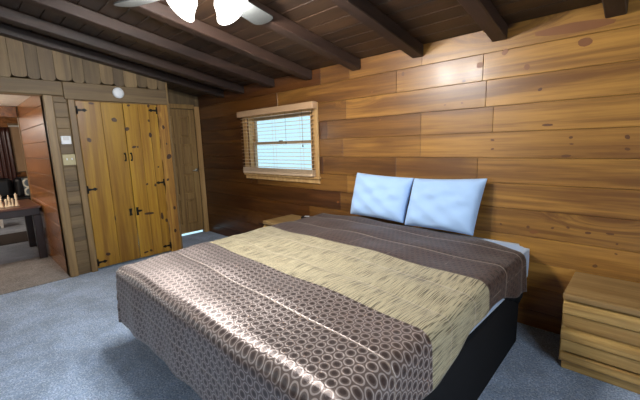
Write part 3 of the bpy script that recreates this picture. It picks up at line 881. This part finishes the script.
mb = MB(); mb.lathe([(0,2.342),(0.045,2.342),(0.06,2.33),(0.055,2.30),(0.03,2.28),(0,2.275)], FXc, FYc, 0, 24); mb.build('light_hub', M['fan_metal'], fan)
for k in range(4):
    a = radians(20) + k*pi/2
    dirv = Vector((cos(a), sin(a), 0))
    c0 = Vector((FXc, FYc, 2.325)) + dirv*0.055
    tilt = radians(62)
    Mx = Matrix.Translation(c0 + dirv*0.04) @ Matrix.Rotation(a, 4, 'Z') @ Matrix.Rotation(pi - tilt, 4, 'Y')
    mb = MB(); mb.tube([tuple(c0 - dirv*0.02), tuple(c0+dirv*0.035)], 0.014, 10); arm = mb.build('lamp_arm', M['fan_metal'], fan)
    mb = MB(); mb.lathe([(0.022,0.0),(0.034,0.012),(0.058,0.04),(0.070,0.075),(0.090,0.115),(0.100,0.125),(0.097,0.125),(0.087,0.114),(0.067,0.075),(0.055,0.041),(0.031,0.014),(0.02,0.004)], n=28, M=Mx)
    sh = mb.build('lamp_shade', M['shade'], fan); sh['label'] = 'glowing white glass shade'
    ld = bpy.data.lights.new('fan_bulb', 'POINT'); ld.energy = 54; ld.shadow_soft_size = 0.045; ld.color = (1.0, 0.98, 0.95)
    lo = bpy.data.objects.new('fan_bulb', ld); link(lo); lo.parent = fan
    lo.location = (Mx @ Vector((0, 0, 0.15))) - fan.location

# ------------------------------------------------------------------ hall seen through the opening
HX = XL-0.15
mb = MB(); mb.box(-6.05, XD+0.0, -3.6, -2.14, -0.06, 0.0); mb.box(XD, XL-0.0, -3.6, -2.14, -0.06, 0.006)
mb.box(-6.05, XD, -3.6, -2.14, -0.01, 0.006)
struct(mb.build('floor_hall', M['carpet_tan']), 'tan carpet in the hall')
mb = MB(); mb.box(-11.6, -6.05, -5.0, 0.9, -0.06, 0.0); struct(mb.build('floor_far', M['carpet_grey']), 'grey carpet in the room beyond')
mb = MB(); i = 0; z = 0.0
while z < 2.2:
    mb.box(-6.74, HX, -2.14, -2.10, z+0.001, z+0.194, 0.004, 0, i*0.77+0.3); z += 0.195; i += 1
struct(mb.build('wall_hall', M['hall_wood']), 'orange varnished board wall in the hall')
mb = MB(); mb.box(-6.775, -6.742, -2.15, -2.09, 0, 2.12, 0.004); trim(mb, M['casing_wood'], 'end trim of the orange hall wall')
mb = MB(); mb.box(-6.80, -6.70, -5.0, -2.152, 1.95, 2.10, 0.006, 0, 1.0); trim(mb, M['hall_wood'], 'brown header across the hall')
mb = MB()
for k in range(5):
    mb.box(HX-0.46-0.46*k+0.003, HX-0.46*k-0.003, -5.0, -2.10, 2.105, 2.125, 0.003)
mb.box(-11.6, -6.70, -5.0, 0.9, 2.40, 2.42)
struct(mb.build('ceiling_hall', M['hall_ceiling']), 'pale panelled hall ceiling')
FW = -11.4                               # far wall
mb = MB(); mb.box(FW-0.1, FW, -5.0, 0.9, 0, 0.95, 0, 0, 1.0); mb.box(FW-0.1, FW, -5.0, 0.9, 2.15, 2.42, 0, 0, 2.0)
mb.box(FW-0.1, FW, -5.0, -1.84, 0.95, 2.15, 0, 0, 3.0); mb.box(FW-0.1, FW, -0.84, 0.9, 0.95, 2.15, 0, 0, 4.0)
struct(mb.build('wall_far', M['hall_wood']), 'brown far wall of the next room')
mb = MB(); mb.box(FW-0.1, HX, -5.1, -5.0, 0, 2.42); mb.box(FW-0.1, XD-0.1, 0.9, 1.0, 0, 2.42); mb.box(-6.74, -6.64, -2.09, 0.9, 0, 2.42)
struct(mb.build('wall_side', M['hall_wood']))
mb = MB()
for q in ((-1.84, -1.78, 0.95, 2.15), (-0.90, -0.84, 0.95, 2.15), (-1.78, -0.90, 0.95, 1.0), (-1.78, -0.90, 2.1, 2.15)): mb.box(FW-0.08, FW+0.01, q[0], q[1], q[2], q[3])
w3 = struct(mb.build('window_3', M['casing_wood'])); mb = MB(); mb.box(FW-0.05, FW-0.045, -1.78, -0.90, 1.0, 2.1); mb.build('pane', M['glass'], w3)
hb = thing('window_blind', (FW+0.06, -1.34, 1.0), 'closed tan slatted blind on the window in the room beyond', 'blind')
mb = MB(); z = 2.04
while z > 1.0:
    mb.box(-0.025, 0.025, -1.82, -0.86, -0.0015, 0.0015, M=Matrix.Translation((FW+0.06, 0, z)) @ Matrix.Rotation(radians(75), 4, 'Y')); z -= 0.045
mb.build('slats', M['valance'], hb)
mb = MB(); mb.box(FW+0.03, FW+0.09, -1.83, -0.85, 2.06, 2.10, 0.004); mb.build('headrail', M['white_paint'], hb)

# table against the orange wall
TZ = 0.735
tb_ = thing('hall_table', (-6.4, -2.75, 0), 'dark wooden table against the orange hall wall with chess pieces on top', 'table')
mb = MB(); mb.box(-6.93, -5.90, -3.35, -2.155, TZ-0.03, TZ, 0.006); mb.build('table_top', M['table_top'], tb_)
mb = MB(); mb.box(-6.88, -5.95, -3.3, -2.17, TZ-0.125, TZ-0.03, 0.003); mb.build('apron', M['dark_table'], tb_)
for lx in (-6.90, -6.02):
    for ly in (-3.33, -2.25): 
        mb = MB(); mb.box(lx, lx+0.085, ly, ly+0.085, 0.0, TZ-0.125, 0.005); mb.build('leg', M['dark_table'], tb_)
# chess pieces
profs = {
 'pawn': [(0,0),(.028,0),(.028,.01),(.018,.02),(.012,.05),(.016,.056),(.011,.062),(.019,.08),(.016,.095),(0,.103)],
 'bishop': [(0,0),(.03,0),(.03,.012),(.019,.024),(.012,.07),(.02,.078),(.012,.084),(.018,.102),(.014,.12),(.004,.134),(.006,.14),(0,.147)],
 'queen': [(0,0),(.033,0),(.033,.012),(.021,.026),(.013,.09),(.023,.1),(.013,.106),(.022,.14),(.02,.145),(.008,.15),(.007,.16),(0,.164)],
 'rook': [(0,0),(.031,0),(.031,.012),(.02,.024),(.015,.07),(.024,.078),(.024,.105),(.016,.105),(.016,.095),(0,.095)]}
for k, (px, kind, lab) in enumerate(((1.6,'queen',''),(6.6,'pawn',''),(9.8,'bishop',''),(13.2,'pawn',''),(17.3,'queen',''))):
    p = hit(px, 206.5, 0, -6.15)
    labs = ['tall cream chess piece on the dark hall table, leftmost fully visible one',
            'short cream chess piece second from the left on the dark hall table', 'pointed cream chess piece in the middle of the row on the dark hall table',
            'short cream chess piece second from the right on the dark hall table', 'tall cream chess piece at the right end of the row on the dark hall table']
    mb = MB(); mb.lathe([(r*0.8, z*1.08) for r, z in profs[kind]], p.x, p.y, TZ, 14)
    tag(mb.build('chess_piece', M['cream'], None, (p.x, p.y, TZ)), labs[k], 'chess piece', 'cream chess pieces on the hall table')
# sofa with a cushion
so = thing('sofa', (-10.6, -2.0, 0), 'black leather sofa under the far window beyond the hall', 'sofa')
mb = MB(); mb.box(-11.0, -10.15, -3.2, -0.9, 0.09, 0.42, 0.05, seg=3); mb.build('seat', M['black_leather'], so)
for ya, yb_ in ((-3.2, -1.98), (-1.96, -0.9)):
    mb = MB(); mb.box(-11.1, -10.8, ya, yb_, 0.38, 0.86, 0.09, seg=4); mb.build('backrest', M['black_leather'], so)
mb = MB(); mb.box(-11.05, -10.1, -3.42, -3.2, 0.09, 0.60, 0.08, seg=4); mb.build('armrest', M['black_leather'], so)
for lx in (-11.0, -10.25):
    for ly in (-3.3, -1.0):
        mb = MB(); mb.box(lx, lx+0.06, ly, ly+0.06, 0.0, 0.10); mb.build('foot', M['black_leather'], so)
mb = MB(); F_, B_ = [], []
PYc, PZc = -1.62, 0.64
for i in range(17):
    u = i/8-1; fr, br = [], []
    for j in range(17):
        v = j/8-1; th = 0.075*((1-u**4)*(1-v**4))**0.5
        y = PYc+0.21*u*(1-0.06*(1-v*v)); z = PZc+0.21*v*(1-0.06*(1-u*u)); x = -10.60-0.09*v
        fr.append((x+th, y, z)); br.append((x-th, y, z))
    F_.append(fr); B_.append(br)
mb.grid(F_); mb.grid([r[::-1] for r in B_]); bmesh.ops.remove_doubles(mb.bm, verts=list(mb.bm.verts), dist=0.0005)
bmesh.ops.recalc_face_normals(mb.bm, faces=list(mb.bm.faces))
tag(mb.build('throw_pillow', M['lattice'], None, (-10.6, PYc, 0.43)), 'grey and white lattice patterned cushion on the black sofa', 'cushion')
# brown curtain beside the far window
mb = MB(); rows = []
for k in range(13):
    z = 0.55+1.50*k/12; rows.append([(FW+0.10+0.03*sin(j*1.9)+0.01*sin(j*0.7+k*0.2), -2.52+0.68*j/28, z) for j in range(29)])
mb.grid(rows); o = mb.build('curtain', M['brown_leather'], None, (FW+0.1, -2.2, 0.55))
m_ = o.modifiers.new('thick', 'SOLIDIFY'); m_.thickness = 0.012
tag(o, 'dark brown curtain hanging left of the far blind', 'curtain')
mb = MB(); mb.box(-8.25, -7.32, -2.62, -2.11, 0.0, 0.012, 0.004); tag(mb.build('floor_mat', M['mat_dark'], None, (-7.8, -2.4, 0)), 'dark rectangular mat on the grey floor beyond the table', 'mat')
stl = thing('stool', (-9.2, -2.6, 0), 'white low stool seen under the hall table in front of the sofa', 'stool')
mb = MB(); mb.box(-9.38, -9.0, -2.78, -2.36, 0.36, 0.39, 0.006); mb.build('seat', M['white_paint'], stl)
for lx in (-9.36, -9.06):
    for ly in (-2.76, -2.41):
        mb = MB(); mb.box(lx, lx+0.04, ly, ly+0.04, 0, 0.36, 0.004); mb.build('leg', M['white_paint'], stl)
# hall pendant lamp, left of the frame
hl = thing('pendant_lamp', (-5.9, -3.4, 2.105), 'white globe pendant lamp hanging in the hall by the chess table', 'lamp')
mb = MB(); mb.lathe([(0,0),(0.06,0),(0.06,-0.02),(0,-0.02)], -5.9, -3.4, 2.105, 20); mb.tube([(-5.9,-3.4,2.09),(-5.9,-3.4,1.78)], 0.004, 6); mb.build('cord', M['white_paint'], hl)
mb = MB(); mb.lathe([(0,0.0)]+[(0.12*sin(pi*k/12), -0.12+0.12*cos(pi*k/12)) for k in range(1, 12)]+[(0,-0.24)], -5.9, -3.4, 1.79, 24); mb.build('globe', M['globe'], hl)
ld = bpy.data.lights.new('far_room_bulb', 'POINT'); ld.energy = 70; ld.shadow_soft_size = 0.1; ld.color = (1.0, 0.93, 0.84)
lo = bpy.data.objects.new('far_room_bulb', ld); link(lo); lo.location = (-8.6, -3.6, 2.1)

# ------------------------------------------------------------------ daylight, with added fill from the right
w = bpy.data.worlds.new('World'); sc.world = w; w.use_nodes = True
bg = w.node_tree.nodes['Background']; bg.inputs[0].default_value = (0.50, 0.78, 0.92, 1); bg.inputs[1].default_value = 1.25
ld = bpy.data.lights.new('unseen_window_light', 'AREA'); ld.shape = 'RECTANGLE'; ld.size = FX1-FX0; ld.size_y = FZ1-FZ0; ld.energy = 9; ld.color = (0.72, 0.86, 1.0)
lo = bpy.data.objects.new('unseen_window_light', ld); link(lo); lo.location = ((FX0+FX1)/2, YF-0.14, (FZ0+FZ1)/2); lo.rotation_euler = (radians(90), 0, 0)

ld = bpy.data.lights.new('unseen_window_light', 'AREA'); ld.shape = 'RECTANGLE'; ld.size = GY1-GY0; ld.size_y = GZ1-GZ0; ld.energy = 80; ld.color = (0.80, 0.90, 1.0)  # added fill light for the nightstand and the carpet right of the bed
lo = bpy.data.objects.new('unseen_window_light', ld); link(lo); lo.location = (XR+0.14, (GY0+GY1)/2, (GZ0+GZ1)/2); lo.rotation_euler = (radians(90), 0, radians(90))

# ------------------------------------------------------------------ camera
cd = bpy.data.cameras.new('camera'); cd.sensor_fit = 'HORIZONTAL'; cd.sensor_width = 36.0; cd.lens = F_PX/640*36.0; cd.clip_start = 0.02
co = bpy.data.objects.new('camera', cd); link(co)
Rx, Fy, Uz = to_world((1,0,0)), to_world((0,1,0)), to_world((0,0,1))
Mx = Matrix((( Rx.x, Uz.x, -Fy.x, CAM.x), (Rx.y, Uz.y, -Fy.y, CAM.y), (Rx.z, Uz.z, -Fy.z, CAM.z), (0,0,0,1)))
co.matrix_world = Mx
sc.camera = co
sc.view_settings.view_transform = 'Standard'; sc.view_settings.look = 'None'
sc.view_settings.exposure = 0.15; sc.view_settings.gamma = 1.0; sc.view_settings.use_curve_mapping = False
